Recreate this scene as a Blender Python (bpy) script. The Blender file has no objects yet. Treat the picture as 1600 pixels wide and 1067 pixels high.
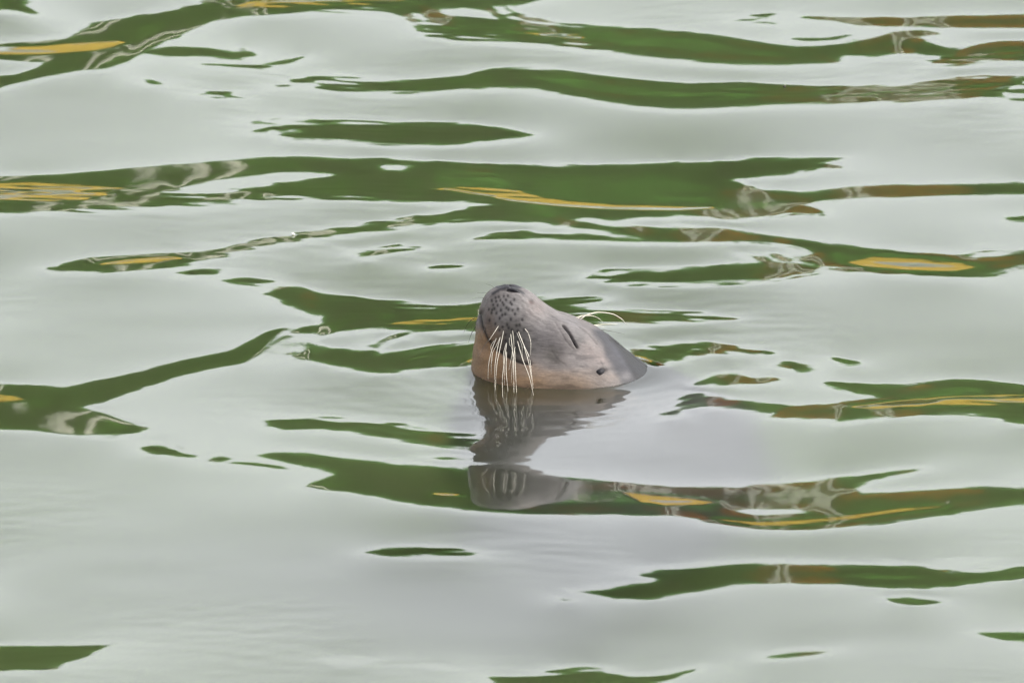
import bpy, math, random
import numpy as np

# ---------------------------------------------------------------- camera, sky, sun
DEP = math.radians(13.0); DIST = 20.0; PXM = 1.5/1600
_p0 = (-0.066, (580-533.5)*PXM/math.sin(DEP), 0.0)          # water point at the picture's centre; seal at the origin
CAM = (_p0[0], _p0[1]-DIST*math.cos(DEP), DIST*math.sin(DEP))
FWD = (0.0, math.cos(DEP), -math.sin(DEP)); RGT = (1.0, 0.0, 0.0); UPV = (0.0, math.sin(DEP), math.cos(DEP))
FPX = DIST/PXM
scene = bpy.context.scene
cd = bpy.data.cameras.new('camera'); cam = bpy.data.objects.new('camera', cd); scene.collection.objects.link(cam)
cam.location = CAM; cam.rotation_euler = (math.pi/2-DEP, 0, 0)
cd.sensor_width = 36; cd.lens = 36*DIST/1.5; cd.clip_start = 0.5; cd.clip_end = 2000
cd.dof.use_dof = True; cd.dof.focus_distance = DIST-0.1; cd.dof.aperture_fstop = 22
scene.camera = cam
SUN_EL, SUN_AZ = math.radians(50), math.radians(78)          # compass style, clockwise from +y: ahead and to the right of the viewer
world = bpy.data.worlds.new('World'); scene.world = world; world.use_nodes = True
wn = world.node_tree; wn.nodes.clear()
sky = wn.nodes.new('ShaderNodeTexSky'); sky.sky_type = 'NISHITA'; sky.sun_disc = False
sky.sun_elevation = SUN_EL; sky.sun_rotation = SUN_AZ; sky.dust_density = 4; sky.air_density = 1.0; sky.ozone_density = 1
hs = wn.nodes.new('ShaderNodeHueSaturation'); hs.inputs['Saturation'].default_value = 0.2
bg = wn.nodes.new('ShaderNodeBackground'); bg.inputs['Strength'].default_value = 0.15
wo = wn.nodes.new('ShaderNodeOutputWorld')
wn.links.new(sky.outputs[0], hs.inputs['Color']); wn.links.new(hs.outputs[0], bg.inputs['Color']); wn.links.new(bg.outputs[0], wo.inputs[0])
sl = bpy.data.lights.new('sun', 'SUN'); sl.energy = 0.6; sl.angle = math.radians(78); sl.color = (1.0, 0.96, 0.9)
so = bpy.data.objects.new('sun', sl); scene.collection.objects.link(so)
so.rotation_euler = (math.pi/2-SUN_EL, 0, math.pi-SUN_AZ); so.location = (0, 0, 30)
scene.view_settings.view_transform = 'Standard'; scene.view_settings.look = 'None'
scene.view_settings.exposure = 1.6; scene.view_settings.gamma = 1; scene.view_settings.use_curve_mapping = False
scene.cycles.use_denoising = True
scene.cycles.max_bounces = 10; scene.cycles.transmission_bounces = 6
# ---------------------------------------------------------------- ripples
# Dark patches of the mirror image (traced outlines, photo pixels): places where the
# wave backs tip far enough from the viewer to mirror the far bank instead of the sky.
GREEN = [
[(-60,71),(0,71),(60,69),(120,62),(115,55),(135,45),(140,36),(170,33),(230,26),(290,13),(330,3),(345,-10),(600,-14),(857,-5),(800,14),(820,29),(870,37),(950,43),(1070,51),(1127,57),(1178,66),(1245,76),(1262,74),(1330,70),(1375,58),(1400,50),(1440,47),(1470,53),(1440,58),(1450,70),(1490,80),(1530,70),(1560,66),(1660,63),(1660,95),(1560,97),(1500,103),(1450,102),(1470,93),(1475,88),(1440,84),(1400,85),(1370,90),(1320,88),(1310,100),(1230,104),(1160,104),(1060,97),(1000,90),(960,84),(900,77),(830,70),(760,67),(710,65),(675,59),(650,50),(645,38),(630,25),(590,18),(545,13),(500,13),(440,18),(380,25),(330,33),(300,45),(280,55),(250,68),(220,82),(195,98),(165,108),(120,110),(70,118),(40,125),(0,137),(-60,142),(-60,122),(30,118),(60,107),(70,98),(50,92),(0,88),(-60,88)],
[(1255,28),(1330,30),(1400,29),(1460,27),(1600,24),(1660,24),(1660,45),(1500,44),(1400,44),(1340,40)],
[(225,82),(260,74),(320,76),(352,80),(370,84),(380,76),(390,80),(400,88),(375,94),(340,92),(330,89),(260,89)],
[(315,101),(370,102),(410,103),(440,95),(472,90),(455,100),(420,107),(360,106)],
[(223,123),(240,127),(252,132),(235,132)],
[(313,147),(355,143),(368,150),(345,152)],
[(-60,-40),(40,-40),(40,10),(60,22),(20,18),(-60,18)],
[(485,134),(500,131),(530,128),(650,127),(735,117),(770,108),(810,106),(860,109),(900,114),(960,122),(1030,128),(1070,130),(1120,131),(1180,131),(1250,135),(1340,137),(1400,136),(1440,131),(1500,122),(1560,120),(1600,126),(1570,140),(1555,152),(1500,158),(1430,161),(1300,164),(1215,165),(1150,169),(1100,172),(1050,172),(990,167),(930,158),(880,148),(830,140),(780,138),(700,141),(640,147),(560,145),(510,142)],
[(428,137),(455,128),(480,120),(540,119),(560,122),(500,126),(465,132)],
[(1150,30),(1180,34),(1212,38),(1188,36)],
[(1178,25),(1205,23),(1207,30),(1185,29)],
[(1240,62),(1290,62),(1325,56),(1305,64),(1260,66)],
[(428,200),(450,195),(530,193),(600,192),(660,192),(720,194),(770,198),(810,205),(832,211),(800,217),(760,223),(690,227),(600,226),(540,220),(500,219),(455,217),(440,209)],
[(392,191),(440,189),(530,188),(600,191),(530,192),(430,193)],
[(393,205),(428,198),(418,206)],
[(-60,279),(0,278),(80,275),(150,269),(210,263),(270,258),(350,252),(420,246),(480,245),(530,248),(590,247),(640,250),(700,253),(760,256),(830,258),(930,258),(1070,253),(1120,251),(1240,247),(1320,246),(1300,250),(1275,254),(1310,261),(1285,259),(1270,265),(1230,271),(1190,274),(1155,280),(1160,290),(1200,296),(1250,300),(1290,296),(1330,291),(1400,288),(1500,287),(1660,285),(1660,301),(1500,304),(1400,306),(1340,307),(1280,312),(1255,318),(1280,326),(1285,330),(1240,331),(1190,338),(1150,341),(1100,338),(1040,340),(960,348),(900,346),(880,352),(830,347),(750,345),(700,347),(640,353),(560,364),(500,371),(440,381),(380,391),(330,404),(280,411),(200,418),(140,424),(90,424),(78,421),(110,410),(145,403),(230,401),(300,397),(360,387),(420,373),(480,362),(530,357),(600,347),(650,339),(700,331),(735,323),(755,319),(720,316),(680,313),(600,311),(530,311),(480,308),(400,310),(340,317),(280,322),(200,326),(120,329),(60,331),(-60,334)],
[(860,340),(900,345),(960,352),(1060,353),(1120,356),(1180,364),(1240,373),(1300,382),(1360,391),(1420,397),(1500,402),(1560,400),(1600,392),(1660,390),(1660,408),(1580,417),(1550,424),(1510,427),(1450,424),(1380,420),(1310,415),(1280,414),(1255,410),(1255,403),(1270,394),(1265,388),(1240,381),(1190,376),(1130,376),(1070,378),(1000,378),(1000,372),(970,367),(930,360),(880,352)],
[(745,372),(775,363),(830,361),(890,366),(960,368),(1000,372),(1070,378),(1000,378),(900,374),(830,372),(770,374)],
[(275,427),(310,421),(345,423),(340,429),(290,432)],
[(345,438),(390,434),(425,440),(400,448),(360,444)],
[(918,430),(950,419),(1010,421),(1060,419),(1130,413),(1180,409),(1240,409),(1285,414),(1270,424),(1240,428),(1200,437),(1150,441),(1080,443),(1000,443),(950,439)],
[(1160,396),(1185,398),(1202,405),(1208,412),(1190,408)],[(1210,397),(1225,401),(1238,409),(1220,405)],
[(545,394),(600,387),(625,382),(600,390),(570,396)],[(560,401),(600,390),(660,385),(610,393),(575,403)],[(670,418),(690,414),(715,417),(690,420)],[(1580,341),(1660,335),(1660,346)],
[(405,461),(425,456),(452,449),(468,448),(490,457),(540,463),(600,468),(640,474),(680,478),(740,474),(790,468),(840,465),(900,464),(948,465),(930,471),(890,479),(930,484),(1000,485),(1070,487),(1120,492),(1145,497),(1110,500),(1060,502),(1020,506),(960,507),(900,509),(820,508),(745,516),(690,519),(640,517),(580,515),(530,519),(500,526),(490,533),(510,545),(560,547),(600,549),(640,548),(680,540),(730,535),(760,535),(760,572),(740,572),(700,573),(660,576),(620,582),(590,584),(550,577),(510,570),(475,563),(458,557),(480,551),(482,545),(478,540),(495,525),(470,522),(455,520),(470,512),(500,508),(500,498),(480,490),(445,477),(430,465)],
[(570,543),(600,530),(625,520),(642,521),(610,532),(590,545)],
[(985,548),(1010,541),(1060,535),(1110,534),(1150,542),(1200,552),(1130,550),(1080,557),(1060,563),(1040,567),(1020,572),(990,568),(975,555)],
[(1080,600),(1120,585),(1150,583),(1180,592),(1215,593),(1190,598),(1150,602),(1100,603)],
[(1215,571),(1240,567),(1265,574),(1255,580),(1230,578)],[(1305,561),(1340,567),(1325,569)],
[(1060,628),(1070,613),(1100,615),(1130,622),(1160,628),(1190,632),(1240,635),(1300,634),(1340,628),(1370,622),(1350,616),(1310,605),(1295,600),(1340,602),(1400,604),(1440,600),(1490,594),(1540,596),(1600,603),(1660,606),(1660,668),(1590,663),(1550,650),(1500,644),(1450,644),(1400,648),(1370,655),(1310,662),(1300,657),(1250,656),(1200,653),(1210,645),(1150,638),(1100,636),(1060,640)],
[(1030,648),(1055,640),(1070,648),(1050,651)],
[(-60,592),(0,599),(50,603),(100,606),(150,596),(220,582),(290,564),(360,550),(390,535),(420,520),(440,516),(430,525),(410,540),(405,555),(385,566),(330,577),(270,590),(210,610),(160,628),(125,636),(160,645),(190,655),(215,665),(230,668),(215,675),(180,682),(120,680),(60,672),(0,670),(-60,668)],
[(215,697),(240,693),(270,700),(300,711),(310,715),(260,712),(225,706)],[(325,718),(345,710),(365,716),(340,722)],[(325,719),(400,721),(440,727),(452,733),(430,731),(390,726)],
[(410,656),(450,652),(500,652),(560,658),(610,662),(660,668),(700,675),(745,679),(745,705),(700,700),(650,693),(600,685),(560,677),(500,671),(440,670),(420,664)],
[(670,715),(700,712),(760,715),(720,722),(700,718)],
[(400,710),(430,704),(490,707),(540,713),(600,721),(660,726),(720,728),(760,731),(850,738),(950,750),(1050,759),(1150,760),(1240,755),(1320,745),(1390,736),(1445,731),(1430,738),(1370,750),(1340,763),(1345,770),(1400,768),(1470,763),(1540,759),(1600,762),(1660,764),(1660,776),(1580,787),(1520,797),(1440,808),(1380,818),(1310,824),(1240,826),(1180,822),(1120,814),(1050,806),(960,804),(860,803),(780,801),(720,796),(660,789),(610,781),(590,775),(540,768),(500,764),(478,757),(500,748),(520,740),(500,732),(460,725),(430,718)],
[(570,862),(600,856),(650,853),(710,856),(755,867),(720,870),(650,869),(600,868)],
[(895,923),(940,919),(990,911),(1020,906),(1000,898),(985,893),(1020,889),(1080,884),(1130,880),(1190,878),(1240,878),(1330,882),(1450,883),(1480,889),(1500,894),(1560,891),(1600,883),(1660,880),(1660,896),(1570,903),(1500,911),(1460,916),(1380,916),(1300,912),(1220,911),(1150,913),(1110,922),(1050,930),(1020,937),(960,935),(930,928)],
[(1385,935),(1420,933),(1470,939),(1440,943),(1400,941)],[(1195,1023),(1240,1017),(1310,1014),(1280,1022),(1230,1028),(1190,1028)],[(1530,988),(1560,987),(1660,990),(1660,1000),(1570,997)],[(870,933),(900,936),(880,938)],
[(760,1058),(800,1056),(850,1052),(880,1043),(920,1041),(945,1044),(950,1050),(1000,1055),(1040,1054),(1095,1042),(1080,1050),(1040,1064),(1020,1100),(800,1100)],
[(-60,1010),(0,1009),(60,1009),(130,1007),(175,1008),(150,1016),(130,1027),(80,1045),(40,1047),(-60,1049)],
]
FAINT = [[(510,1028),(540,1027),(580,1031),(560,1038),(530,1040)],[(1470,876),(1500,874),(1525,876),(1500,879)],[(675,1040),(690,1041),(680,1045)]]
HOLES = [
[(690,17),(725,13),(760,18),(775,30),(740,30),(705,27)],
[(775,12),(790,10),(795,25),(830,33),(900,41),(1000,46),(900,44),(820,37),(785,24)],
[(650,22),(672,28),(674,40),(665,50),(660,40)],
[(445,201),(465,200),(468,204),(450,205)],
[(258,300),(290,290),(340,280),(400,272),(450,268),(480,268),(520,272),(480,283),(430,284),(400,292),(360,301),(310,304)],
[(590,256),(620,255),(640,258),(630,267),(600,265)],
[(890,343),(920,340),(960,346),(1010,339),(1070,340),(1110,338),(1130,345),(1180,358),(1130,357),(1060,353),(1010,354),(960,348),(930,348)],
[(935,428),(965,423),(975,425),(945,431)],
[(1150,798),(1170,795),(1250,796),(1258,800),(1230,806),(1190,806)],
[(1380,88),(1420,86),(1465,89),(1455,95),(1420,98),(1390,97)],
]
YELLOW = [
[(372,13),(400,3),(410,-8),(430,-20),(700,-20),(700,-6),(625,2),(560,5),(480,9),(420,13)],
[(-60,77),(0,76),(60,75),(120,70),(180,66),(190,68),(180,74),(150,80),(100,84),(50,87),(-60,87)],
[(848,57),(875,56),(905,62),(885,64)],
[(-60,287),(0,286),(60,286),(120,288),(177,292),(165,302),(130,309),(80,311),(-60,309)],
[(693,291),(720,290),(760,292),(810,296),(840,305),(880,311),(960,317),(1060,319),(1110,321),(1060,325),(950,323),(870,318),(800,311),(770,304),(730,297)],
[(160,414),(200,408),(265,403),(280,405),(250,411),(200,414)],
[(1330,407),(1360,400),(1440,404),(1500,409),(1523,415),(1490,421),(1420,419),(1350,413)],
[(614,506),(650,501),(700,499),(748,496),(740,499),(690,504),(640,507)],
[(1338,638),(1365,634),(1420,627),(1500,622),(1660,619),(1660,631),(1520,635),(1450,637),(1400,642),(1360,643)],
[(-60,617),(0,618),(20,620),(38,625),(20,629),(-60,631)],
[(975,768),(1000,770),(1060,776),(1115,783),(1100,786),(1050,787),(1000,782)],
[(1120,810),(1180,815),(1250,812),(1330,804),(1400,795),(1475,790),(1470,793),(1400,801),(1330,811),(1250,819),(1190,821)],
[(678,769),(700,768),(715,771),(695,772)],
]
WHITE = [
[(440,2),(470,-8),(540,-8),(500,3)],
[(-60,79),(0,79),(60,80),(90,82),(60,84),(-60,84)],
[(-60,289),(0,289),(50,288),(120,292),(140,293),(100,302),(60,305),(-60,306)],
[(1365,407),(1440,408),(1490,414),(1420,414)],
[(1375,636),(1400,632),(1450,629),(1465,631),(1440,636),(1400,638)],
[(1015,780),(1080,781),(1085,783),(1040,784)],
]
STEP, MARG, YS = 2, 120, 2.5
def field(polys, reach=90.0):
    """signed distance (inside positive) to the union of outlines, y stretched"""
    xs = np.arange(-MARG, 1600+MARG+1, STEP, dtype=np.float64); ys = np.arange(-MARG, 1067+MARG+1, STEP, dtype=np.float64)
    out = np.full((len(ys), len(xs)), -reach)
    for p in polys:
        p = np.array(p, float)
        i0 = np.searchsorted(xs, p[:,0].min()-reach); i1 = np.searchsorted(xs, p[:,0].max()+reach)
        j0 = np.searchsorted(ys, p[:,1].min()-reach/YS); j1 = np.searchsorted(ys, p[:,1].max()+reach/YS)
        X, Y = np.meshgrid(xs[i0:i1], ys[j0:j1]*YS)
        d2 = np.full(X.shape, 1e9); ins = np.zeros(X.shape, bool)
        for a, b in zip(p, np.roll(p, -1, axis=0)):
            ax, ay, bx, by = a[0], a[1]*YS, b[0], b[1]*YS
            vx, vy = bx-ax, by-ay
            t = np.clip(((X-ax)*vx+(Y-ay)*vy)/max(vx*vx+vy*vy, 1e-9), 0, 1)
            d2 = np.minimum(d2, (X-ax-t*vx)**2+(Y-ay-t*vy)**2)
            if vy != 0:
                ins ^= ((Y < ay) != (Y < by)) & (X < ax+(Y-ay)*vx/vy)
        sd = np.where(ins, 1, -1)*np.sqrt(d2)
        out[j0:j1, i0:i1] = np.maximum(out[j0:j1, i0:i1], sd)
    return out
def vnoise(shape, cx, cy, seed):
    """smooth value noise, cell cx by cy samples"""
    r = np.random.RandomState(seed); ny, nx = shape
    g = r.uniform(-1, 1, (int(ny/cy)+4, int(nx/cx)+4))
    yy = np.arange(ny)/cy; xx = np.arange(nx)/cx
    j = yy.astype(int); i = xx.astype(int); fy = (yy-j)[:,None]; fx = (xx-i)[None,:]
    def cub(a,b,c,d,t): return b+0.5*t*(c-a+t*(2*a-5*b+4*c-d+t*(3*(b-c)+d-a)))
    rows = [cub(*[g[j+k][:, i+m] for m in range(4)], fx) for k in range(4)]
    return cub(*rows, fy)
TREE_E, YEL_E, WHI_E, SKY_E = 8.0, 2.6, 1.15, 15.5
def elevation_map():
    """how high above the horizon each patch of the picture mirrors (degrees)"""
    dg = field(GREEN); dh = field(HOLES); dy = field(YELLOW); dw = field(WHITE); df = field(FAINT)
    n1 = vnoise(dg.shape, 30, 5, 1); n2 = vnoise(dg.shape, 12, 2.5, 2); n3 = vnoise(dg.shape, 80, 12, 3)
    dg = np.minimum(dg, -dh)
    n4 = np.maximum(vnoise(dg.shape, 55, 9, 4), 0)
    dg = dg + (1.2+7*n4)*n2 + 1.2*n1
    E = np.where(dg > 0, TREE_E-3.6*(1-np.exp(-np.maximum(dg,0)/22)), TREE_E+(SKY_E-TREE_E)*(1-np.exp(-np.maximum(-dg,0)/26)))
    E = E + np.where(dg < 0, (1.4*n3+0.9*n2*n4)*np.clip(-dg/40,0,1), 0.25*n1)
    E = np.where(df > -12, np.minimum(E, TREE_E+0.4-0.1*df), E)
    Ey = np.where(dy > 0, YEL_E-0.75*(1-np.exp(-np.maximum(dy,0)/10)), YEL_E+0.20*np.maximum(-dy,0))
    E = np.where(dy > -60, np.minimum(E, Ey), E)
    Ew = np.where(dw > 0, WHI_E-0.6*(1-np.exp(-np.maximum(dw,0)/10)), WHI_E+0.2*np.maximum(-dw,0))
    E = np.where(dw > -30, np.minimum(E, Ew), E)
    return E, dg
def bil(A, px, py):
    u = np.clip((px+MARG)/STEP, 0, A.shape[1]-1.001); v = np.clip((py+MARG)/STEP, 0, A.shape[0]-1.001)
    i = u.astype(int); j = v.astype(int); fx = u-i; fy = v-j
    return (A[j,i]*(1-fx)+A[j,i+1]*fx)*(1-fy)+(A[j+1,i]*(1-fx)+A[j+1,i+1]*fx)*fy
WAVES = []
_r = np.random.RandomState(11)
for _k in range(26):
    lam = _r.uniform(0.45, 1.5); th = math.pi/2 + _r.normal(0, 0.45)
    WAVES.append((2*math.pi/lam*math.cos(th), 2*math.pi/lam*math.sin(th), _r.uniform(0, 6.28), 0.0085*lam/(2*math.pi)*2.2))
def open_waves(X, Y):
    h = np.zeros(np.broadcast(X, Y).shape)
    for kx, ky, ph, a in WAVES: h = h + a*np.sin(kx*X+ky*Y+ph)
    far = np.hypot(X, Y)
    return h*np.clip((26-far)/20, 0, 1)
def project(x, y, z):
    """world point -> photo pixel"""
    rx, ry, rz = x-CAM[0], y-CAM[1], z-CAM[2]
    zc = rx*FWD[0]+ry*FWD[1]+rz*FWD[2]; xc = rx*RGT[0]+ry*RGT[1]+rz*RGT[2]; yc = rx*UPV[0]+ry*UPV[1]+rz*UPV[2]
    return 800+FPX*xc/zc, 533.5-FPX*yc/zc
def solve_waves(X1, Y1, iters=7, lam=0.10, eps=0.01):
    """height of the near water: the slopes that mirror the traced patches, made one smooth surface"""
    E, dg = elevation_map()
    ny, nx = len(Y1), len(X1); dx = X1[1]-X1[0]; dy = Y1[1]-Y1[0]
    X, Y = np.meshgrid(X1, Y1)
    h0 = open_waves(X, Y)
    edge = np.minimum(np.minimum(X-X1[0], X1[-1]-X), np.minimum(Y-Y1[0], Y1[-1]-Y))
    pin = eps+260*np.exp(-(((X-0.0)/0.20)**2+((Y+0.02)/0.17)**2)**2)       # the water lies still and level against the seal
    Xm = 0.5*(X[1:]+X[:-1]); Ym = 0.5*(Y[1:]+Y[:-1])
    d = np.zeros_like(X); extra = np.zeros_like(Xm)
    for it in range(iters):
        h = h0+d; hm = 0.5*(h[1:]+h[:-1])
        px, py = project(Xm, Ym, hm)
        inside = np.clip((px+90)/80, 0, 1)*np.clip((1690-px)/80, 0, 1)*np.clip((py+70)/60, 0, 1)*np.clip((1137-py)/60, 0, 1)
        Em = bil(E, px, py); sd = bil(dg, px, py)
        dep = np.degrees(np.arctan2(CAM[2]-hm, np.hypot(Xm-CAM[0], Ym-CAM[1])))
        g = -np.tan(np.radians((dep-Em)/2))
        g = inside*g + (1-inside)*((h0[1:]-h0[:-1])/dy)
        w = np.where(sd > -8, 1.0, 0.42+0.58*np.exp(-(-8-sd)/14.0))
        w = w*(1+1.5*(Em < 3.2))
        w = inside*w + (1-inside)*0.15
        miss = (g-(h[1:]-h[:-1])/dy)*(sd > -8)*inside
        if it: extra = np.clip(extra+0.8*miss, -0.12, 0.12)*(sd > -14)
        r0 = g+extra-(h0[1:]-h0[:-1])/dy
        def A(u):
            Dy = w*(u[1:]-u[:-1])/dy**2
            o = pin*u; o[1:] += Dy; o[:-1] -= Dy
            Dx = lam*(u[:,1:]-u[:,:-1])/dx**2
            o[:,1:] += Dx; o[:,:-1] -= Dx
            o[0] = u[0]; o[-1] = u[-1]; o[:,0] = u[:,0]; o[:,-1] = u[:,-1]
            return o
        b = -(pin-eps)*h0; q = w*r0/dy; b[1:] += q; b[:-1] -= q
        b[0] = b[-1] = 0; b[:,0] = b[:,-1] = 0
        low = np.zeros_like(d); dia = pin+2*lam/dx**2
        dia[1:] += w/dy**2; dia[:-1] += w/dy**2; low[1:] = -w/dy**2
        low[0] = 0; low[1] = 0; low[-1] = 0
        upp = np.zeros_like(d); upp[:-1] = -w/dy**2; upp[0] = 0; upp[-2] = 0
        dia[0] = dia[-1] = 1
        cp = np.zeros_like(d); den = np.zeros_like(d); den[0] = dia[0]; cp[0] = upp[0]/dia[0]
        for j in range(1, ny):
            den[j] = dia[j]-low[j]*cp[j-1]; cp[j] = upp[j]/den[j]
        def M(r):
            z = np.empty_like(r); z[0] = r[0]/den[0]
            for j in range(1, ny): z[j] = (r[j]-low[j]*z[j-1])/den[j]
            for j in range(ny-2, -1, -1): z[j] -= cp[j]*z[j+1]
            z[:,0] = 0; z[:,-1] = 0
            return z
        x = d.copy(); x[0] = x[-1] = 0; x[:,0] = x[:,-1] = 0
        r = b-A(x); z = M(r); p = z.copy(); rz = (r*z).sum()
        for k in range(150):
            Ap = A(p); al = rz/(p*Ap).sum(); x += al*p; r -= al*Ap
            z = M(r); rz2 = (r*z).sum()
            if rz2 < 1e-10*abs(rz): break
            p = z+(rz2/rz)*p; rz = rz2
        d = x
    rr = np.hypot((X-0.0035)/0.1335, Y/0.1285); gap = np.maximum((rr-1)*0.115, 0)     # the film of water climbing the wet coat
    cat = np.clip(1.6*vnoise(h0.shape, 95, 45, 21), 0, 1)*np.clip(edge/0.25, 0, 1)          # cat's paws: patches of finer ripple
    d = d+0.00026*cat*vnoise(h0.shape, 11, 2.6, 22)
    return h0+d+0.0026*np.exp(-gap/0.008)*(rr > 0.8) + 0.00016*np.sin(2*math.pi*gap/0.034+0.6*np.sin(5*np.arctan2(Y, X)))*np.exp(-gap/0.16)*np.clip(gap/0.02, 0, 1)
# ---------------------------------------------------------------- helpers
def link(o, parent=None):
    scene.collection.objects.link(o)
    if parent is not None: o.parent = parent
    return o
def mesh_np(name, co, faces, mats, smooth=True, cols=None):
    """faces: (n,4) int array"""
    me = bpy.data.meshes.new(name); co = np.ascontiguousarray(co, np.float32); f = np.ascontiguousarray(faces, np.int32); k = f.shape[1]
    me.vertices.add(len(co)); me.vertices.foreach_set('co', co.ravel())
    me.loops.add(f.size); me.loops.foreach_set('vertex_index', f.ravel())
    me.polygons.add(len(f)); me.polygons.foreach_set('loop_start', np.arange(0, f.size, k, dtype=np.int32))
    me.polygons.foreach_set('use_smooth', np.full(len(f), smooth))
    me.update(calc_edges=True)
    for m in (mats if isinstance(mats, (list, tuple)) else [mats]): me.materials.append(m)
    if cols is not None:
        a = me.color_attributes.new('pigment_and_glint', 'FLOAT_COLOR', 'POINT')
        c = np.ones((len(co), 4), np.float32); c[:, :3] = cols; a.data.foreach_set('color', c.ravel())
    return me
def obj(name, me, parent=None, label=None, cat=None, group=None, kind=None, loc=None):
    o = bpy.data.objects.new(name, me)
    if loc: o.location = loc
    link(o, parent)
    for k, v in (('label', label), ('category', cat), ('group', group), ('kind', kind)):
        if v: o[k] = v
    return o
class MB:
    def __init__(s): s.v = []; s.f = []
    def box(s, x0, x1, y0, y1, z0, z1, b=0.0):
        """box with chamfered vertical-face edges along x"""
        n = len(s.v); prof = [(y0+b,z0),(y1-b,z0),(y1,z0+b),(y1,z1-b),(y1-b,z1),(y0+b,z1),(y0,z1-b),(y0,z0+b)] if b else [(y0,z0),(y1,z0),(y1,z1),(y0,z1)]
        k = len(prof)
        for x in (x0, x1): s.v += [(x, y, z) for y, z in prof]
        for i in range(k): s.f.append((n+i, n+k+i, n+k+(i+1)%k, n+(i+1)%k))
        s.f.append(tuple(range(n, n+k))); s.f.append(tuple(range(n+2*k-1, n+k-1, -1)))
    def tube(s, pts, rad, sides=8):
        n = len(s.v); P = [np.array(p, float) for p in pts]
        for i, p in enumerate(P):
            t = P[min(i+1, len(P)-1)]-P[max(i-1, 0)]; t /= max(np.linalg.norm(t), 1e-9)
            u = np.cross(t, (0.3, 0.9, 0.1) if abs(t[2]) > 0.7 else (0, 0, 1)); u /= np.linalg.norm(u); w = np.cross(t, u)
            for q in range(sides):
                a = 2*math.pi*q/sides; s.v.append(tuple(p+rad[i]*(math.cos(a)*u+math.sin(a)*w)))
        for i in range(len(P)-1):
            for q in range(sides):
                s.f.append((n+i*sides+q, n+i*sides+(q+1)%sides, n+(i+1)*sides+(q+1)%sides, n+(i+1)*sides+q))
        s.f.append(tuple(n+q for q in range(sides-1, -1, -1))); s.f.append(tuple(n+(len(P)-1)*sides+q for q in range(sides)))
    def mesh(s, name, m, smooth=False):
        me = bpy.data.meshes.new(name); me.from_pydata(s.v, [], s.f); me.materials.append(m)
        if smooth: me.polygons.foreach_set('use_smooth', [True]*len(me.polygons))
        me.update(); return me
def mat(name, col, rough=0.6, var=0.15, scale=8.0, bump=0.0, spec=0.5):
    m = bpy.data.materials.new(name); m.use_nodes = True; n = m.node_tree; b = n.nodes['Principled BSDF']
    b.inputs['Roughness'].default_value = rough; b.inputs['Specular IOR Level'].default_value = spec
    tc = n.nodes.new('ShaderNodeTexCoord'); no = n.nodes.new('ShaderNodeTexNoise'); no.inputs['Scale'].default_value = scale; no.inputs['Detail'].default_value = 6
    n.links.new(tc.outputs['Object'], no.inputs['Vector'])
    r = n.nodes.new('ShaderNodeValToRGB'); r.color_ramp.elements[0].position = 0.3; r.color_ramp.elements[1].position = 0.7
    r.color_ramp.elements[0].color = tuple(c*(1-var) for c in col)+(1,); r.color_ramp.elements[1].color = tuple(min(1, c*(1+var)) for c in col)+(1,)
    n.links.new(no.outputs['Fac'], r.inputs['Fac']); n.links.new(r.outputs['Color'], b.inputs['Base Color'])
    if bump:
        bp = n.nodes.new('ShaderNodeBump'); bp.inputs['Strength'].default_value = bump; n.links.new(no.outputs['Fac'], bp.inputs['Height']); n.links.new(bp.outputs[0], b.inputs['Normal'])
    return m

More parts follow.
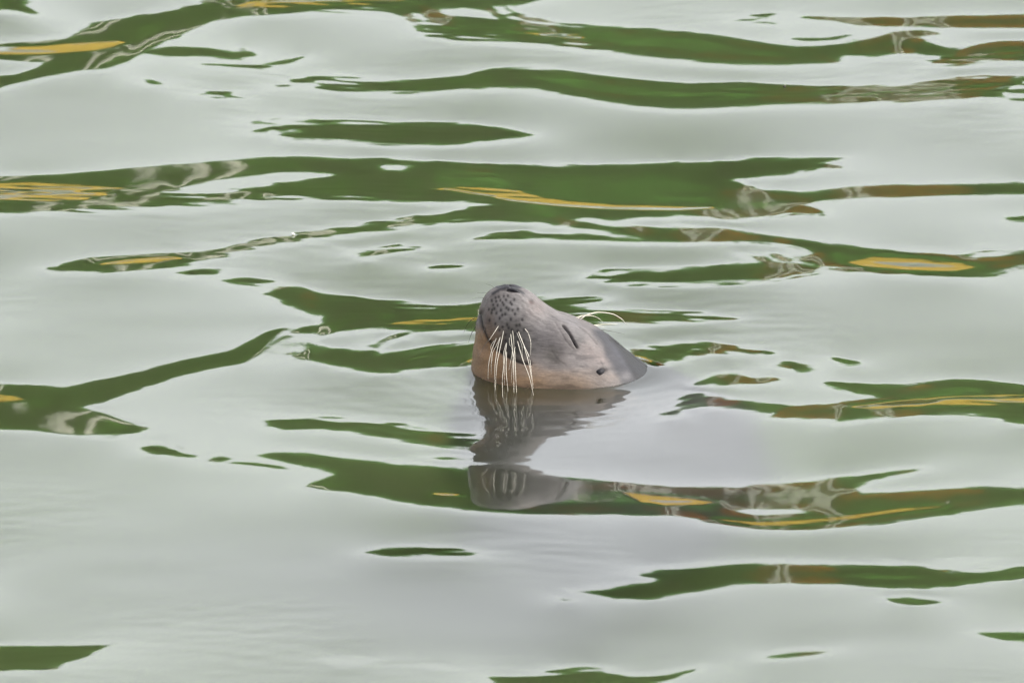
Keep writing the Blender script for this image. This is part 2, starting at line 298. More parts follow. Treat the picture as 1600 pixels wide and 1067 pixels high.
# ---------------------------------------------------------------- water
def water_material():
    m = bpy.data.materials.new('murky_water'); m.use_nodes = True; n = m.node_tree; n.nodes.clear(); L = n.links.new
    out = n.nodes.new('ShaderNodeOutputMaterial'); tc = n.nodes.new('ShaderNodeTexCoord')
    mp = n.nodes.new('ShaderNodeMapping'); mp.inputs['Scale'].default_value = (1.0, 0.45, 1.0); L(tc.outputs['Object'], mp.inputs['Vector'])
    n1 = n.nodes.new('ShaderNodeTexNoise'); n1.inputs['Scale'].default_value = 26; n1.inputs['Detail'].default_value = 2; L(mp.outputs[0], n1.inputs['Vector'])
    bp = n.nodes.new('ShaderNodeBump'); bp.inputs['Strength'].default_value = 1.0; bp.inputs['Distance'].default_value = 0.00012; L(n1.outputs['Fac'], bp.inputs['Height'])
    fr = n.nodes.new('ShaderNodeFresnel'); fr.inputs['IOR'].default_value = 1.38; L(bp.outputs[0], fr.inputs['Normal'])
    gl = n.nodes.new('ShaderNodeBsdfGlossy'); gl.inputs['Roughness'].default_value = 0.045; gl.inputs['Color'].default_value = (1, 1, 1, 1); L(bp.outputs[0], gl.inputs['Normal'])
    n2 = n.nodes.new('ShaderNodeTexNoise'); n2.inputs['Scale'].default_value = 0.9; n2.inputs['Detail'].default_value = 3; L(tc.outputs['Object'], n2.inputs['Vector'])
    r = n.nodes.new('ShaderNodeValToRGB'); r.color_ramp.elements[0].position = 0.35; r.color_ramp.elements[1].position = 0.7
    r.color_ramp.elements[0].color = (0.050, 0.052, 0.025, 1); r.color_ramp.elements[1].color = (0.051, 0.059, 0.029, 1); L(n2.outputs['Fac'], r.inputs['Fac'])
    df = n.nodes.new('ShaderNodeBsdfDiffuse'); L(r.outputs[0], df.inputs['Color'])
    rf = n.nodes.new('ShaderNodeBsdfRefraction'); rf.inputs['IOR'].default_value = 1.333; rf.inputs['Roughness'].default_value = 0.34
    m1 = n.nodes.new('ShaderNodeMixShader'); m1.inputs[0].default_value = 0.8; L(df.outputs[0], m1.inputs[1]); L(rf.outputs[0], m1.inputs[2])
    m2 = n.nodes.new('ShaderNodeMixShader'); L(fr.outputs[0], m2.inputs[0]); L(m1.outputs[0], m2.inputs[1]); L(gl.outputs[0], m2.inputs[2])
    L(m2.outputs[0], out.inputs['Surface'])
    va = n.nodes.new('ShaderNodeVolumeAbsorption'); va.inputs['Color'].default_value = (0.75, 0.85, 0.72, 1); va.inputs['Density'].default_value = 1.5; L(va.outputs[0], out.inputs['Volume'])
    return m
X1 = np.arange(-1.2, 1.1001, 0.004); Y1 = np.arange(-2.9, 3.75, 0.0075)
H1 = solve_waves(X1, Y1)
def grow(a, lim, f=1.09):
    out = []; d = abs(a[1]-a[0])
    p = a[-1]
    while p < lim: d *= f; p += d; out.append(p)
    return np.array(out)
XA = np.concatenate([-grow(-X1[::-1], 70)[::-1], X1, grow(X1, 70)]); YA = np.concatenate([-grow(-Y1[::-1], 70)[::-1], Y1, grow(Y1, 39.9)])
YA[-1] = 40.2
GX, GY = np.meshgrid(XA, YA)
GH = open_waves(GX, GY)
ix = np.searchsorted(XA, X1[0]-1e-9); iy = np.searchsorted(YA, Y1[0]-1e-9)
GH[iy:iy+len(Y1), ix:ix+len(X1)] = H1
ny, nx = GX.shape
q = (np.arange(ny-1)[:,None]*nx+np.arange(nx-1)[None,:]).ravel()
wf = np.stack([q, q+1, q+nx+1, q+nx], 1)
obj('water', mesh_np('water', np.stack([GX, GY, GH], -1).reshape(-1, 3), wf, water_material()), kind='structure')
def height_at(x, y):
    i = int(np.clip(np.searchsorted(X1, x)-1, 0, len(X1)-2)); j = int(np.clip(np.searchsorted(Y1, y)-1, 0, len(Y1)-2))
    return float(H1[j, i])
fl = MB(); fl.v = [(-72, -72, -0.9), (72, -72, -0.9), (72, 40.2, -0.9), (-72, 40.2, -0.9)]; fl.f = [(0, 1, 2, 3)]
obj('pool_floor', fl.mesh('pool_floor', mat('silt', (0.25, 0.24, 0.135), 0.9, 0.2, 1.1)), kind='structure')

# ---------------------------------------------------------------- far bank (seen mirrored in the ripples)
BY = 40.0
M_conc = mat('pale_concrete', (0.62, 0.62, 0.60), 0.85, 0.1, 3.0, 0.2)
M_yel = mat('yellow_paint', (0.90, 0.55, 0.06), 0.5, 0.12, 2.0)
M_pole = mat('weathered_pole', (0.52, 0.49, 0.40), 0.8, 0.12, 6.0, 0.2)
M_bark = mat('bark', (0.10, 0.075, 0.05), 0.9, 0.3, 9.0, 0.5)
M_turf = mat('turf', (0.07, 0.11, 0.035), 0.95, 0.3, 0.6)
gd = MB()
for x0, x1, y0, y1 in ((-600, 600, BY+0.5, 700), (-600, -66, -600, BY+0.5), (66, 600, -600, BY+0.5), (-66, 66, -600, -66)):
    n = len(gd.v); gd.v += [(x0, y0, 0.78), (x1, y0, 0.78), (x1, y1, 0.78), (x0, y1, 0.78)]; gd.f.append((n, n+1, n+2, n+3))
for a, b in (((-66, -66), (-66, 40.5)), ((66, 40.5), (66, -66)), ((66, -66), (-66, -66))):
    n = len(gd.v); ox = -5 if a[0] == b[0] == 66 else 5 if a[0] == b[0] else 0; oy = 5 if a[1] == b[1] else 0
    gd.v += [(a[0], a[1], 0.78), (b[0], b[1], 0.78), (b[0]+ox, b[1]+oy, -0.95), (a[0]+ox, a[1]+oy, -0.95)]; gd.f.append((n, n+1, n+2, n+3))
obj('ground', gd.mesh('ground', M_turf), kind='structure')
wall = obj('quay_wall', None, label='low pale concrete quay wall along the far bank', cat='wall', loc=(0, BY, 0))
pb = MB(); pb.box(-1.49, 1.49, 0, 0.6, -1.0, 0.72, 0.02); pme = pb.mesh('quay_panel', M_conc)
cb = MB(); cb.box(-1.495, 1.495, -0.05, 0.62, 0.72, 0.80, 0.015); cme = cb.mesh('coping_stone', M_conc)
for k in range(-22, 23):
    obj('quay_panel', pme, wall, loc=(3*k, 0, 0)); obj('coping_stone', cme, wall, loc=(3*k, 0, 0))
fen = obj('yellow_fence', None, label='long yellow painted board fence on top of the far quay wall', cat='fence', loc=(0, BY+0.2, 0))
bb = MB(); bb.box(-1.245, 1.245, -0.02, 0.02, 0, 0.31, 0.006); bme = bb.mesh('board', M_yel)
pp = MB(); pp.box(-0.05, 0.05, 0.021, 0.12, 0.80, 1.86, 0.008); ppm = pp.mesh('post', M_yel)
for k in range(-12, 13):
    obj('post', ppm, fen, loc=(2.5*k+1.25, 0, 0))
    for r_ in range(3): obj('board', bme, fen, loc=(2.5*k, 0, 0.83+0.325*r_))
def leaf_material(name, c0, c1):
    m = bpy.data.materials.new(name); m.use_nodes = True; n = m.node_tree; n.nodes.clear(); L = n.links.new
    out = n.nodes.new('ShaderNodeOutputMaterial'); ge = n.nodes.new('ShaderNodeNewGeometry')
    r = n.nodes.new('ShaderNodeValToRGB'); r.color_ramp.elements[0].color = c0+(1,); r.color_ramp.elements[1].color = c1+(1,)
    L(ge.outputs['Random Per Island'], r.inputs['Fac'])
    df = n.nodes.new('ShaderNodeBsdfDiffuse'); tr = n.nodes.new('ShaderNodeBsdfTranslucent'); mx = n.nodes.new('ShaderNodeMixShader'); mx.inputs[0].default_value = 0.3
    oi = n.nodes.new('ShaderNodeObjectInfo'); mr = n.nodes.new('ShaderNodeMapRange'); mr.inputs['To Min'].default_value = 0.72; mr.inputs['To Max'].default_value = 1.55; L(oi.outputs['Random'], mr.inputs['Value'])
    hv = n.nodes.new('ShaderNodeHueSaturation'); L(r.outputs[0], hv.inputs['Color']); L(mr.outputs[0], hv.inputs['Value'])
    m2 = n.nodes.new('ShaderNodeMapRange'); m2.inputs['To Min'].default_value = 1.12; m2.inputs['To Max'].default_value = 0.98; L(oi.outputs['Random'], m2.inputs['Value']); L(m2.outputs[0], hv.inputs['Saturation'])
    L(hv.outputs[0], df.inputs['Color']); L(hv.outputs[0], tr.inputs['Color']); L(df.outputs[0], mx.inputs[1]); L(tr.outputs[0], mx.inputs[2]); L(mx.outputs[0], out.inputs['Surface'])
    return m
def crown_mesh(name, m, z0, z1, rad, nleaf, size, seed, clumps=26):
    r = np.random.RandomState(seed)
    c = np.stack([r.uniform(-1, 1, clumps), r.uniform(-1, 1, clumps), r.uniform(0, 1, clumps)], 1)
    c[:, 2] = z0+0.3+(z1-z0-0.55)*c[:, 2]; t = (c[:, 2]-z0)/(z1-z0); rr = rad*(0.95-0.45*t**2)
    c[:, 0] *= rr; c[:, 1] *= rr
    c = np.concatenate([c, [[0, 0, z1-0.35], [rad*0.4, 0.1, z1-0.5], [-rad*0.45, 0, z1-0.45]]])
    k = r.randint(0, len(c), nleaf); d = r.normal(size=(nleaf, 3)); d /= np.linalg.norm(d, axis=1)[:, None]
    p = c[k]+np.where(r.rand(nleaf) < 0.05, r.uniform(0, 0.5, nleaf), 0)[:, None]*np.array([0, 0, 1])+d*(r.uniform(0.35, 1, nleaf)**0.5)[:, None]*np.array([0.62, 0.62, 0.42])*r.uniform(0.7, 1.1, (len(c), 1))[k]*rad/1.3
    nrm = d+r.normal(size=(nleaf, 3))*0.5; nrm /= np.linalg.norm(nrm, axis=1)[:, None]
    u = np.cross(nrm, r.normal(size=(nleaf, 3))); u /= np.linalg.norm(u, axis=1)[:, None]; v = np.cross(nrm, u)
    s = (size*r.uniform(0.6, 1.2, nleaf))[:, None]
    co = np.stack([p-u*s, p-v*s*0.45, p+u*s, p+v*s*0.45], 1).reshape(-1, 3)
    return mesh_np(name, co, np.arange(nleaf*4).reshape(-1, 4), m, smooth=False)
def trunk_mesh(h, seed, r0=0.11):
    rr = random.Random(seed); t = MB()
    pts = [(0.05*rr.uniform(-1, 1)*i, 0.05*rr.uniform(-1, 1)*i, h*i/6) for i in range(7)]
    t.tube(pts, [r0*(1-0.8*i/6) for i in range(7)], 9)
    for k in range(7):
        i = rr.randint(1, 4); a = rr.uniform(0, 6.28); l = rr.uniform(0.6, 1.1); p = pts[i]
        t.tube([p, (p[0]+l*.5*math.cos(a), p[1]+l*.5*math.sin(a), p[2]+l*.35), (p[0]+l*math.cos(a), p[1]+l*math.sin(a), p[2]+l*.9)], [r0*.45, r0*.3, r0*.1], 6)
    return t.mesh('trunk', M_bark, True)
LG = leaf_material('green_leaves', (0.056, 0.172, 0.026), (0.118, 0.295, 0.052))
LR = leaf_material('red_leaves', (0.36, 0.12, 0.016), (0.55, 0.21, 0.04))
crowns = [crown_mesh('crown', LG, 0.0, 4.95+0.22*i, 1.35, 11000, 0.17, 40+i) for i in range(3)]
trunks = [trunk_mesh(4.2+0.2*i, 5+i) for i in range(3)]
rt = random.Random(4)
for row, (yy, n_) in enumerate(((BY+2.0, 11), (BY+3.4, 12))):
    for k in range(-n_, n_+1):
        v = rt.randrange(3)
        t = obj('leafy_tree', None, label='dense green leafy tree on the far bank, mirrored as green streaks in the ripples', cat='tree', group='green trees along the far bank', loc=(1.55*k+0.75*row+rt.uniform(-.25, .25), yy, 0.78))
        t.rotation_euler.z = rt.uniform(0, 6.28); t.scale = (1, 1, rt.uniform(0.93, 1.04))
        obj('crown', crowns[v], t); obj('trunk', trunks[v], t)
for x, z0, z1, rad, nl, lb in ((1.20, 2.7, 4.7, 0.46, 3600, 'russet leaved small tree beside the paired poles on the far bank'),):
    t = obj('russet_tree', None, label=lb, cat='tree', loc=(x, BY+0.95, 0.78))
    obj('crown', crown_mesh('crown', LR, z0, z1, rad, nl, 0.10, int(50+10*x)), t); obj('trunk', trunk_mesh(z1-0.4, 31, 0.05), t)
def pole(x, h, r, lb):
    t = obj('pole', None, label=lb, cat='pole', loc=(x, BY+0.55, 0.78))
    p = MB(); p.tube([(0, 0, -0.02), (0, 0, h*0.5), (0.01, 0, h)], [r, r*0.95, r*0.88], 14); obj('shaft', p.mesh('shaft', M_pole, True), t)
    c = MB(); c.tube([(0.01, 0, h+.002), (0.01, 0, h+0.03), (0.01, 0, h+0.06)], [r*1.1, r*1.1, r*0.3], 14); obj('cap', c.mesh('cap', M_pole, True), t)
pole(0.98, 4.6, 0.05, 'pale pole left of the russet tree, thinner of the pair')
pole(1.16, 4.6, 0.058, 'pale pole in front of the russet tree crown')
pole(-1.42, 4.7, 0.075, 'single pale pole on the far bank, second from the left')
pole(-1.80, 4.7, 0.095, 'stout pale pole on the far bank, leftmost of the poles')

# ---------------------------------------------------------------- the seal
def cubic(xs, ys, q):
    """monotone-ish cubic through the table"""
    xs = np.array(xs, float); ys = np.array(ys, float); d = np.diff(ys)/np.diff(xs)
    m = np.concatenate([[d[0]], np.where(d[1:]*d[:-1] > 0, 2*d[1:]*d[:-1]/(d[1:]+d[:-1]+1e-12), 0), [d[-1]]])
    i = np.clip(np.searchsorted(xs, q)-1, 0, len(xs)-2); h = (xs[i+1]-xs[i]); t = (q-xs[i])/h
    return ys[i]*(2*t**3-3*t**2+1)+h*m[i]*(t**3-2*t**2+t)+ys[i+1]*(-2*t**3+3*t**2)+h*m[i+1]*(t**3-t**2)
# height in photo pixels : left edge, right edge, half depth (mm), depth shift towards the viewer (mm)
PROF = [(447.5,790,796,2,0),(448.3,783,803,9,0),(450,777,810,15,0),(453,771,818,20,0),(460,762,831,27,0),(470,755,844,33,0),(480,751,857,39,0),(490,748,873,45,0),(500,746,899,51,0),(511,744,928,58,0),(522,743,945,65,0),(535,741,961,74,0),(545,739,972,86,0),(557,738,987,99,0),(575,736,1010,119,0),(590,735,1026,132,0),(610,733,1042,142,0),
        (650,728,1078,162,14),(720,708,1140,190,70),(820,690,1185,215,160),(950,700,1195,225,280),(1100,740,1160,200,430),(1240,820,1090,140,560),(1320,900,1010,55,640),(1326,930,980,18,648)]
PT = np.array(PROF, float)
top = np.concatenate([447.5+np.linspace(0, 1, 14)**2*6, np.arange(454.2, 625, 0.95), np.arange(626, 1326, 7.0), [1326]])
NA = 560
th = np.linspace(0, 2*math.pi, NA, endpoint=False)
xl = cubic(PT[:,0], PT[:,1], top); xr = cubic(PT[:,0], PT[:,2], top); wd = cubic(PT[:,0], PT[:,3], top)*1e-3; sh = cubic(PT[:,0], PT[:,4], top)*1e-3
Zr = (580-top)*PXM/math.cos(DEP); cx = ((xl+xr)/2-870)*PXM+0.0; ax = (xr-xl)/2*PXM
ct, st = np.cos(th), np.sin(th)
ex = 2/2.15
def sp(a, e): return np.sign(a)*np.abs(a)**e
SX = cx[:,None]+ax[:,None]*sp(ct, ex)[None,:]; SY = -sh[:,None]+wd[:,None]*sp(st, ex)[None,:]; SZ = np.repeat(Zr[:,None], NA, 1)
P3 = np.stack([SX, SY, SZ], -1)
def normals(P):
    du = np.roll(P, -1, 1)-np.roll(P, 1, 1); dv = np.gradient(P, axis=0); n = np.cross(du, dv)
    n /= np.linalg.norm(n, axis=-1, keepdims=True)+1e-12
    return n
N3 = normals(P3)
if (N3[100,:,0]*ct).sum() < 0: N3 = -N3
YN = -np.abs(SY+sh[:,None])-sh[:,None]                     # both flanks carry the same features
FX_, FY_ = project(SX, YN, SZ)
def seg(pts):
    d = np.full(FX_.shape, 1e9); side = np.zeros(FX_.shape)
    for (x0, y0), (x1, y1) in zip(pts[:-1], pts[1:]):
        vx, vy = x1-x0, y1-y0; t = np.clip(((FX_-x0)*vx+(FY_-y0)*vy)/(vx*vx+vy*vy), 0, 1)
        dd = np.hypot(FX_-x0-t*vx, FY_-y0-t*vy); s = vx*(FY_-y0)-vy*(FX_-x0)
        side = np.where(dd < d, np.sign(s), side); d = np.minimum(d, dd)
    return d, side
def blob(x, y, rx, ry, ang=0.0):
    c, s = math.cos(math.radians(ang)), math.sin(math.radians(ang)); u = (FX_-x)*c+(FY_-y)*s; v = -(FX_-x)*s+(FY_-y)*c
    return np.exp(-((u/rx)**2+(v/ry)**2))
above = SZ > -0.05
MOUTH = [(750,491),(754,510),(763,529),(777,546),(790,556),(806,564),(818,567.5),(828,568)]
EYE = [(879,510),(886,518),(893,529),(899,540),(901,543)]
dm, sm = seg(MOUTH); de, se = seg(EYE)
D = np.zeros(FX_.shape)
D += 0.008*blob(798, 512, 34, 46, 10)*np.where(sm < 0, 1, np.exp(-dm/5))        # whisker pad
D -= 0.003*np.exp(-(dm/2.6)**2)                                                 # mouth line
D += 0.0035*blob(775, 545, 22, 30)*np.where(sm > 0, 1, 0)*(1-np.exp(-(dm/6)**2))
D += 0.0028*blob(880, 522, 20, 26, -35) - 0.0026*np.exp(-(de/1.7)**2)            # closed eye
for pts, a in (([(868,505),(876,520),(884,534),(896,546)], 0.0003), ([(905,512),(920,523),(932,538)], 0.0006), ([(908,508),(926,520),(940,536)], 0.0005), ([(862,548),(872,562),(884,572)], 0.0002)):
    d_, _ = seg(pts); D -= a*np.exp(-(d_/1.6)**2)
D += 0.002*blob(940, 581, 16, 12) - 0.0030*blob(940, 580, 6.5, 3.6, -12)        # ear hole
D -= 0.0030*blob(799, 456, 10, 2.6, 6)                                          # nostril
D -= 0.0012*blob(829, 474, 4, 3)
D += 0.004*blob(905, 590, 45, 30)
nz = vnoise(FX_.shape, 42, 16, 5); nz2 = vnoise(FX_.shape, 9, 5, 6)
for zx, zy in ((520,340),(600,335),(705,335),(565,410),(665,410),(625,470),(750,475),(555,520),(700,545),(850,555)): D -= 0.0007*blob(720+zx/8.889, 440+zy/8.889, 2, 2.6)
D += 0.0011*nz + 0.00022*nz2
P3 = P3+N3*(D*above)[...,None]
# pigment (linear colour of the wet coat, with a painted highlight on the crown)
def srgb(r, g, b):
    c = np.array([r, g, b])/255.0; return np.where(c < 0.04045, c/12.92, ((c+0.055)/1.055)**2.4)
K = 0.235
col = np.zeros(FX_.shape+(3,)); col[:] = srgb(180, 170, 166)*K
def tint(mask, rgb, k=K):
    global col
    col = col*(1-np.clip(mask, 0, 1)[...,None])+(np.array(srgb(*rgb))*k)*np.clip(mask, 0, 1)[...,None]
sst = lambda a, b, x: np.clip((x-a)/(b-a), 0, 1)**2*(3-2*np.clip((x-a)/(b-a), 0, 1))
big = vnoise(FX_.shape, 60, 24, 8); mid = vnoise(FX_.shape, 22, 9, 9)
tint(0.9*sst(0, 60, FY_+0.35*(870-FX_)-560+10*mid), (214, 172, 128))             # tawny throat
tint(0.95*sst(820, 760, FX_+8*mid)*sst(500, 530, FY_), (216, 168, 120))
tint(0.6*blob(895, 604, 60, 16), (200, 172, 144))
tint(0.75*blob(850, 520, 30, 30), (168, 160, 160)); tint(0.5*blob(850, 470, 30, 14, 30), (185, 178, 176))
tint(0.85*blob(862, 556, 18, 13, 30), (132, 124, 116)); tint(0.5*blob(872, 565, 12, 12), (120, 112, 106))
tint(0.7*blob(906, 529, 11, 16, -35), (140, 136, 134)); tint(0.45*blob(890, 508, 22, 10, 30), (190, 184, 184))
tint(0.75*blob(945, 560, 26, 20), (192, 172, 164)); tint(0.8*blob(948, 592, 34, 10), (188, 166, 152)); tint(0.6*blob(920, 545, 16, 18), (188, 170, 163))
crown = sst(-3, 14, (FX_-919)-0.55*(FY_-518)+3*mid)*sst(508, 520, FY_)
tint(0.98*crown, (74, 72, 80)); tint(0.5*blob(970, 556, 9, 22, -40), (104, 104, 116)); tint(0.7*blob(978, 588, 9, 7), (175, 168, 168))  # dark crown; the last pale blob is its wet highlight, put into the colour
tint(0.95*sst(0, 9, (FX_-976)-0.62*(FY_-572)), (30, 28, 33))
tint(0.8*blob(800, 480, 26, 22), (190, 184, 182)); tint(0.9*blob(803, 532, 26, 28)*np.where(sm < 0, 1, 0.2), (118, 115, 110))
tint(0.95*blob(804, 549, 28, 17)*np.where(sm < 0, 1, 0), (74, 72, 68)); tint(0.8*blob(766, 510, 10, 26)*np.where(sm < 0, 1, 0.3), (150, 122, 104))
tint(0.9*blob(753, 487, 5, 8), (82, 62, 46)); tint(0.7*blob(838, 482, 16, 14), (188, 168, 162))
dn_, _ = seg([(771,460),(781,453),(794,450),(808,453),(817,460)]); tint(0.9*np.exp(-(dn_/2.6)**2), (48, 48, 56)); tint(0.9*sst(453, 450, FY_), (60, 60, 70)); tint(1.0*blob(802, 454.5, 13, 3.2, 8), (10, 9, 12))
tint(0.8*blob(829, 474, 4.5, 3.5), (120, 84, 76))
for zx, zy in ((585,300),(530,215),(690,300),(600,210),(460,330),(640,380),(720,420),(590,480),(660,610),(600,640),(820,620),(720,690),(800,700),(450,400),(490,230),(555,265),(630,265),(655,210),(520,340),(600,335),(705,335),(740,262),(480,385),(565,410),(665,410),(790,400),(510,450),(625,470),(750,475),(415,540),(555,520),(700,545),(850,555),(500,590),(780,630),(560,680),(680,660),(880,690),(640,750),(760,740),(500,280),(440,270),(400,390),(440,440),(640,830),(810,800),(720,860),(870,840)):
    tint(0.95*blob(720+zx/8.889, 440+zy/8.889, 2.0, 2.7), (56, 51, 49))
tint(0.92*np.exp(-(dm/2.4)**2), (46, 38, 32)); tint(0.96*np.exp(-(de/1.9)**2), (40, 34, 32)); tint(0.4*np.exp(-(de/6)**2), (110, 100, 96))
tint(1.0*blob(940, 580, 9.5, 5.2, -10), (20, 19, 22)); tint(0.55*blob(934, 584, 12, 8), (120, 108, 102))
for pts in ([(868,505),(876,520),(884,534),(896,546)], [(905,512),(920,523),(932,538)], [(862,548),(872,562),(884,572)], [(874,503),(868,498),(862,494)], [(938,566),(941,573)]):
    d_, _ = seg(pts); tint(0.4*np.exp(-(d_/1.4)**2), (92, 82, 80))
fine = vnoise(FX_.shape, 6, 4, 12)
col *= (1+0.13*big+0.12*mid+0.10*fine)[...,None]
fleck = sst(0.45, 0.8, vnoise(FX_.shape, 13, 4, 14))*sst(-0.2, 0.5, vnoise(FX_.shape, 70, 30, 15)); col *= (1-0.28*fleck)[...,None]
wet = np.exp(-np.maximum(SZ-0.002-0.004*mid, 0)/0.006); col *= (1-0.4*wet)[...,None]
uw = sst(-0.01, -0.10, SZ); col = col*(1-uw[...,None])+np.array([0.13, 0.115, 0.135])*uw[...,None]
nr = len(top); qi = (np.arange(nr-1)[:,None]*NA+np.arange(NA)[None,:]); qn = (np.arange(nr-1)[:,None]*NA+(np.arange(NA)[None,:]+1)%NA)
sf = np.stack([qi.ravel(), qn.ravel(), (qn+NA).ravel(), (qi+NA).ravel()], 1)
vc = P3.reshape(-1, 3); nv = len(vc)
caps = np.array([[0+k, 0+k+1, NA-2-k, NA-1-k] for k in range(NA//2-1)]); capb = caps[:, ::-1]+(nr-1)*NA
sf = np.concatenate([sf[:, ::-1], caps, capb])
# face orientation: outward
a_, b_, c_ = vc[sf[NA*60, 0]], vc[sf[NA*60, 1]], vc[sf[NA*60, 2]]
if np.dot(np.cross(b_-a_, c_-a_), N3.reshape(-1, 3)[sf[NA*60, 0]]) < 0: sf = sf[:, ::-1]
def coat_material():
    m = bpy.data.materials.new('wet_seal_coat'); m.use_nodes = True; n = m.node_tree; b = n.nodes['Principled BSDF']; L = n.links.new
    at = n.nodes.new('ShaderNodeVertexColor'); at.layer_name = 'pigment_and_glint'; tc = n.nodes.new('ShaderNodeTexCoord')
    no = n.nodes.new('ShaderNodeTexNoise'); no.inputs['Scale'].default_value = 240; no.inputs['Detail'].default_value = 4; L(tc.outputs['Object'], no.inputs['Vector'])
    mp = n.nodes.new('ShaderNodeMapping'); mp.inputs['Rotation'].default_value = (0, math.radians(-40), 0); mp.inputs['Scale'].default_value = (90, 320, 420); L(tc.outputs['Object'], mp.inputs['Vector'])
    n2 = n.nodes.new('ShaderNodeTexNoise'); n2.inputs['Scale'].default_value = 1.0; n2.inputs['Detail'].default_value = 3; L(mp.outputs[0], n2.inputs['Vector'])
    ad = n.nodes.new('ShaderNodeMath'); ad.operation = 'MULTIPLY'; L(no.outputs['Fac'], ad.inputs[0]); L(n2.outputs['Fac'], ad.inputs[1])
    mr = n.nodes.new('ShaderNodeMapRange'); mr.inputs['From Min'].default_value = 0.1; mr.inputs['From Max'].default_value = 0.42; mr.inputs['To Min'].default_value = 0.82; mr.inputs['To Max'].default_value = 1.16; L(ad.outputs[0], mr.inputs['Value'])
    mx = n.nodes.new('ShaderNodeVectorMath'); mx.operation = 'SCALE'; L(at.outputs['Color'], mx.inputs[0]); L(mr.outputs[0], mx.inputs['Scale'])
    L(mx.outputs[0], b.inputs['Base Color']); b.inputs['Roughness'].default_value = 0.46; b.inputs['Specular IOR Level'].default_value = 0.14
    b.inputs['Subsurface Weight'].default_value = 0.0
    bp = n.nodes.new('ShaderNodeBump'); bp.inputs['Strength'].default_value = 0.5; bp.inputs['Distance'].default_value = 0.0010; L(n2.outputs['Fac'], bp.inputs['Height']); L(bp.outputs[0], b.inputs['Normal'])
    b2 = n.nodes.new('ShaderNodeBump'); b2.inputs['Strength'].default_value = 0.5; b2.inputs['Distance'].default_value = 0.0012; L(no.outputs['Fac'], b2.inputs['Height']); L(b2.outputs[0], b.inputs['Coat Normal'])
    b.inputs['Coat Weight'].default_value = 0.07; b.inputs['Coat Roughness'].default_value = 0.16
    return m
seal = obj('seal', None, label='pale grey seal floating upright with its nose raised and eye closed', cat='seal')
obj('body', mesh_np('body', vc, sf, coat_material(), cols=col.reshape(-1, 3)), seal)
M_fleck = mat('down_fleck', (0.75, 0.74, 0.70), 0.7, 0.1, 90); M_bit = mat('dead_leaf_bit', (0.05, 0.04, 0.03), 0.7, 0.2, 90)
def fleck(px, py, r, m, nm, lb, cat):
    u, v = (px-800)/FPX, (533.5-py)/FPX; ray = [FWD[i]+u*RGT[i]+v*UPV[i] for i in range(3)]; t = -CAM[2]/ray[2]; x, y = CAM[0]+t*ray[0], CAM[1]+t*ray[1]
    rr_ = random.Random(int(px)); k = MB(); n = 9
    k.v = [(0, 0, 0.004)]+[(r*rr_.uniform(.6, 1.2)*math.cos(a*6.283/n), r*rr_.uniform(.6, 1.5)*math.sin(a*6.283/n), 0.0015) for a in range(n)]+[(0, 0, -0.001)]
    k.f = [(0, 1+a, 1+(a+1) % n) for a in range(n)]+[(n+1, 1+(a+1) % n, 1+a) for a in range(n)]
    obj(nm, k.mesh(nm, m, True), None, lb, cat, loc=(x, y, height_at(x, y)))
fleck(458, 358, 0.0042, M_fleck, 'feather_down', 'tiny white fleck of down floating on pale water, upper left of the seal', 'feather')
fleck(1226, 112, 0.003, M_bit, 'leaf_bit', 'tiny dark leaf bit floating between two green ripples at upper right', 'leaf')
# dark wet openings set into the head
M_dark = mat('wet_dark_skin', (0.010, 0.009, 0.011), 0.5, 0.1, 200, 0.0, 0.12)
VX, VY = project(P3[...,0], P3[...,1], P3[...,2]); front = (SY < 0) & above
def surf(px, py):
    d = np.where(front, (VX-px)**2+(VY-py)**2, 1e12); k = np.unravel_index(np.argmin(d), d.shape); return P3[k], N3[k]
def unproject(px, py, y):
    """photo pixel -> world point in the upright plane at that y"""
    u, v = (px-800)/FPX, (533.5-py)/FPX
    r = [FWD[i]+u*RGT[i]+v*UPV[i] for i in range(3)]; t = (y-CAM[1])/r[1]
    return np.array([CAM[i]+t*r[i] for i in range(3)])
def strip(name, pts, rad, lift):
    t = MB(); P = [surf(*p) for p in pts]; t.tube([p+n_*lift for p, n_ in P], rad, 8); return obj(name, t.mesh(name, M_dark, True), seal)
strip('eyelid_slit', [(880,512),(884,516),(888,522),(893,530),(897,537),(900,542)], [0.0004, 0.0010, 0.0013, 0.0013, 0.0010, 0.0004], -0.0001)
strip('ear_hole', [(931,583),(935,582),(939,580.5),(943,579),(948,578)], [0.0016, 0.0058, 0.0064, 0.0046, 0.0010], -0.0026)
strip('nostril', [(791,454),(796,453),(802,453.5),(808,455.5),(812,458)], [0.0006, 0.0018, 0.0024, 0.0018, 0.0006], -0.0004)
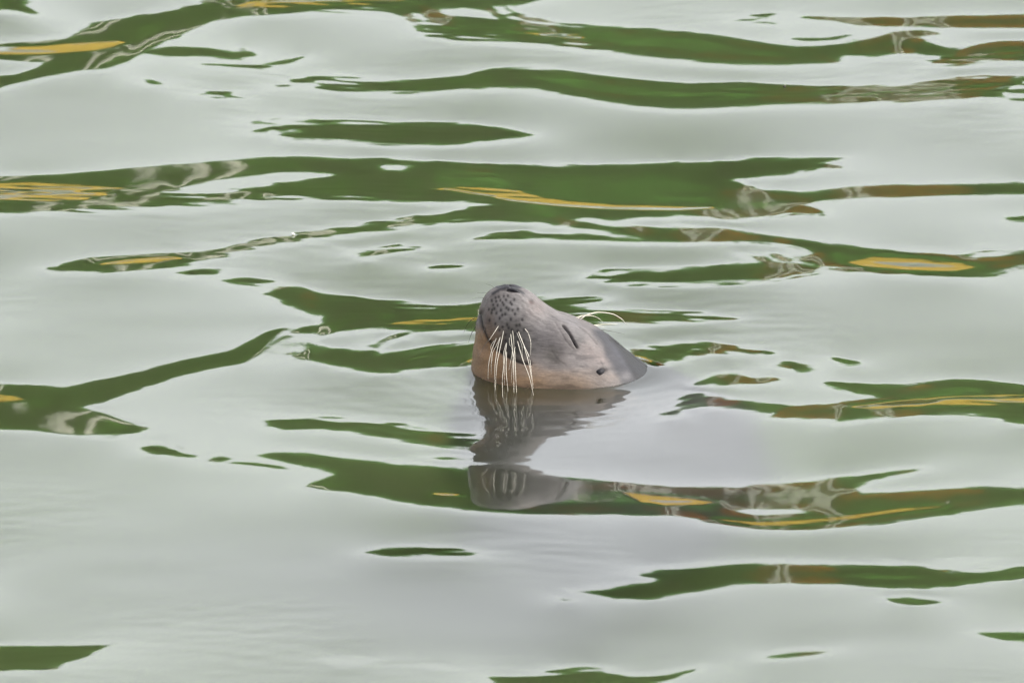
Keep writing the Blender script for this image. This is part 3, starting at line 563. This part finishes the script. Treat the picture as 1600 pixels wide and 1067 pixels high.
# whiskers: traced as polylines in the face close-up (four times photo size)
M_wh = mat('pale_whisker', (0.72, 0.66, 0.55), 0.35, 0.12, 60); M_wd = mat('dark_whisker', (0.06, 0.05, 0.04), 0.4, 0.2, 60)
def spline(pts, n=14):
    P = np.array(pts, float); k = np.concatenate([[0], np.cumsum(np.linalg.norm(np.diff(P, axis=0), axis=1))]); q = np.linspace(0, k[-1], n)
    return np.stack([cubic(k, P[:, i], q) for i in range(P.shape[1])], 1)
def whisker(pts, r, m, y0=None, y1=None, reach=0.02, name='whisker'):
    q = spline(pts); q = 420+q/4-np.array([420-680+0, 0])*np.array([1, 0]) if False else np.stack([680+q[:,0]/4, 420+q[:,1]/4], 1)
    if y0 is None: y0 = surf(*q[0])[0][1]+0.002
    if y1 is None: y1 = min(y0-reach, surf(*q[-1])[0][1]-0.006)
    P = []
    for i, (px, py) in enumerate(q):
        t = i/(len(q)-1); y = y0+(y1-y0)*t; p = unproject(px, py, y)
        while p[2] < height_at(p[0], p[1])+0.002 and y > -0.6: y -= 0.004; p = unproject(px, py, y)
        P.append(p)
    t = MB(); t.tube(P, [r*(1-0.72*(i/(len(P)-1))**1.5) for i in range(len(P))], 6); return obj(name, t.mesh(name, m, True), seal)
W = [[(400,350),(368,400),(335,450)],[(388,420),(350,520),(332,620),(330,690)],[(412,405),(385,520),(372,640),(372,740)],[(432,365),(405,500),(385,600),(375,760)],[(450,435),(432,580),(420,700),(422,800)],[(447,500),(443,620),(455,765)],[(470,390),(480,480),(490,600),(492,775)],[(478,350),(490,440),(494,520)],[(495,480),(500,600),(508,775)],[(510,435),(545,560),(590,680),(615,792)],[(515,380),(555,480),(590,560),(600,640),(612,748)],[(550,470),(585,590),(605,700)],[(545,360),(580,400),(598,470),(596,540)]]
for k, w_ in enumerate(W): whisker(w_, 0.0005 if k not in (0, 7, 11, 12) else 0.0004, M_wh)
rw = random.Random(9)
for k in (1, 2, 4, 6, 8, 10):
    e = rw.uniform(-34, 34); f = rw.uniform(0.55, 0.95); q0 = W[k][0]
    whisker([(q0[0]+rw.uniform(-14, 14)+(x-q0[0])*f+e*((y-q0[1])/300), q0[1]+rw.uniform(-25, 25)+(y-q0[1])*f) for x, y in W[k]], 0.0003, M_wh)
for w_ in ([(320,350),(295,410),(280,450)],[(345,430),(300,490),(275,550)]): whisker(w_, 0.0004, M_wd, reach=0.01)
for w_ in ([(255,300),(215,330),(185,380),(178,400)],[(262,345),(225,410),(208,460)],[(258,330),(235,350),(222,385)]): whisker(w_, 0.0005, M_wd, 0.0, 0.03)
for w_ in ([(380,130),(350,105),(315,95)],[(345,158),(310,150),(262,150)],[(318,185),(280,180),(230,186)],[(570,170),(600,158),(640,160)]): whisker(w_, 0.00025, M_wd, 0.0, 0.01)
for w_, m_, r_ in (([(900,322),(950,287),(1020,272),(1100,280),(1160,310),(1197,348)], M_wh, 0.0009),([(868,312),(915,293),(960,290),(1010,303),(1050,335)], M_wh, 0.0006),([(882,316),(930,293),(985,294)], M_wh, 0.0007),([(950,366),(1010,350),(1080,347),(1140,346)], M_wh, 0.0007),([(960,376),(1030,380),(1110,392),(1185,410)], M_wd, 0.0005),([(955,360),(1000,356),(1060,366)], M_wh, 0.0006)):
    whisker(w_, r_, m_, 0.012, 0.03, name='brow_whisker')
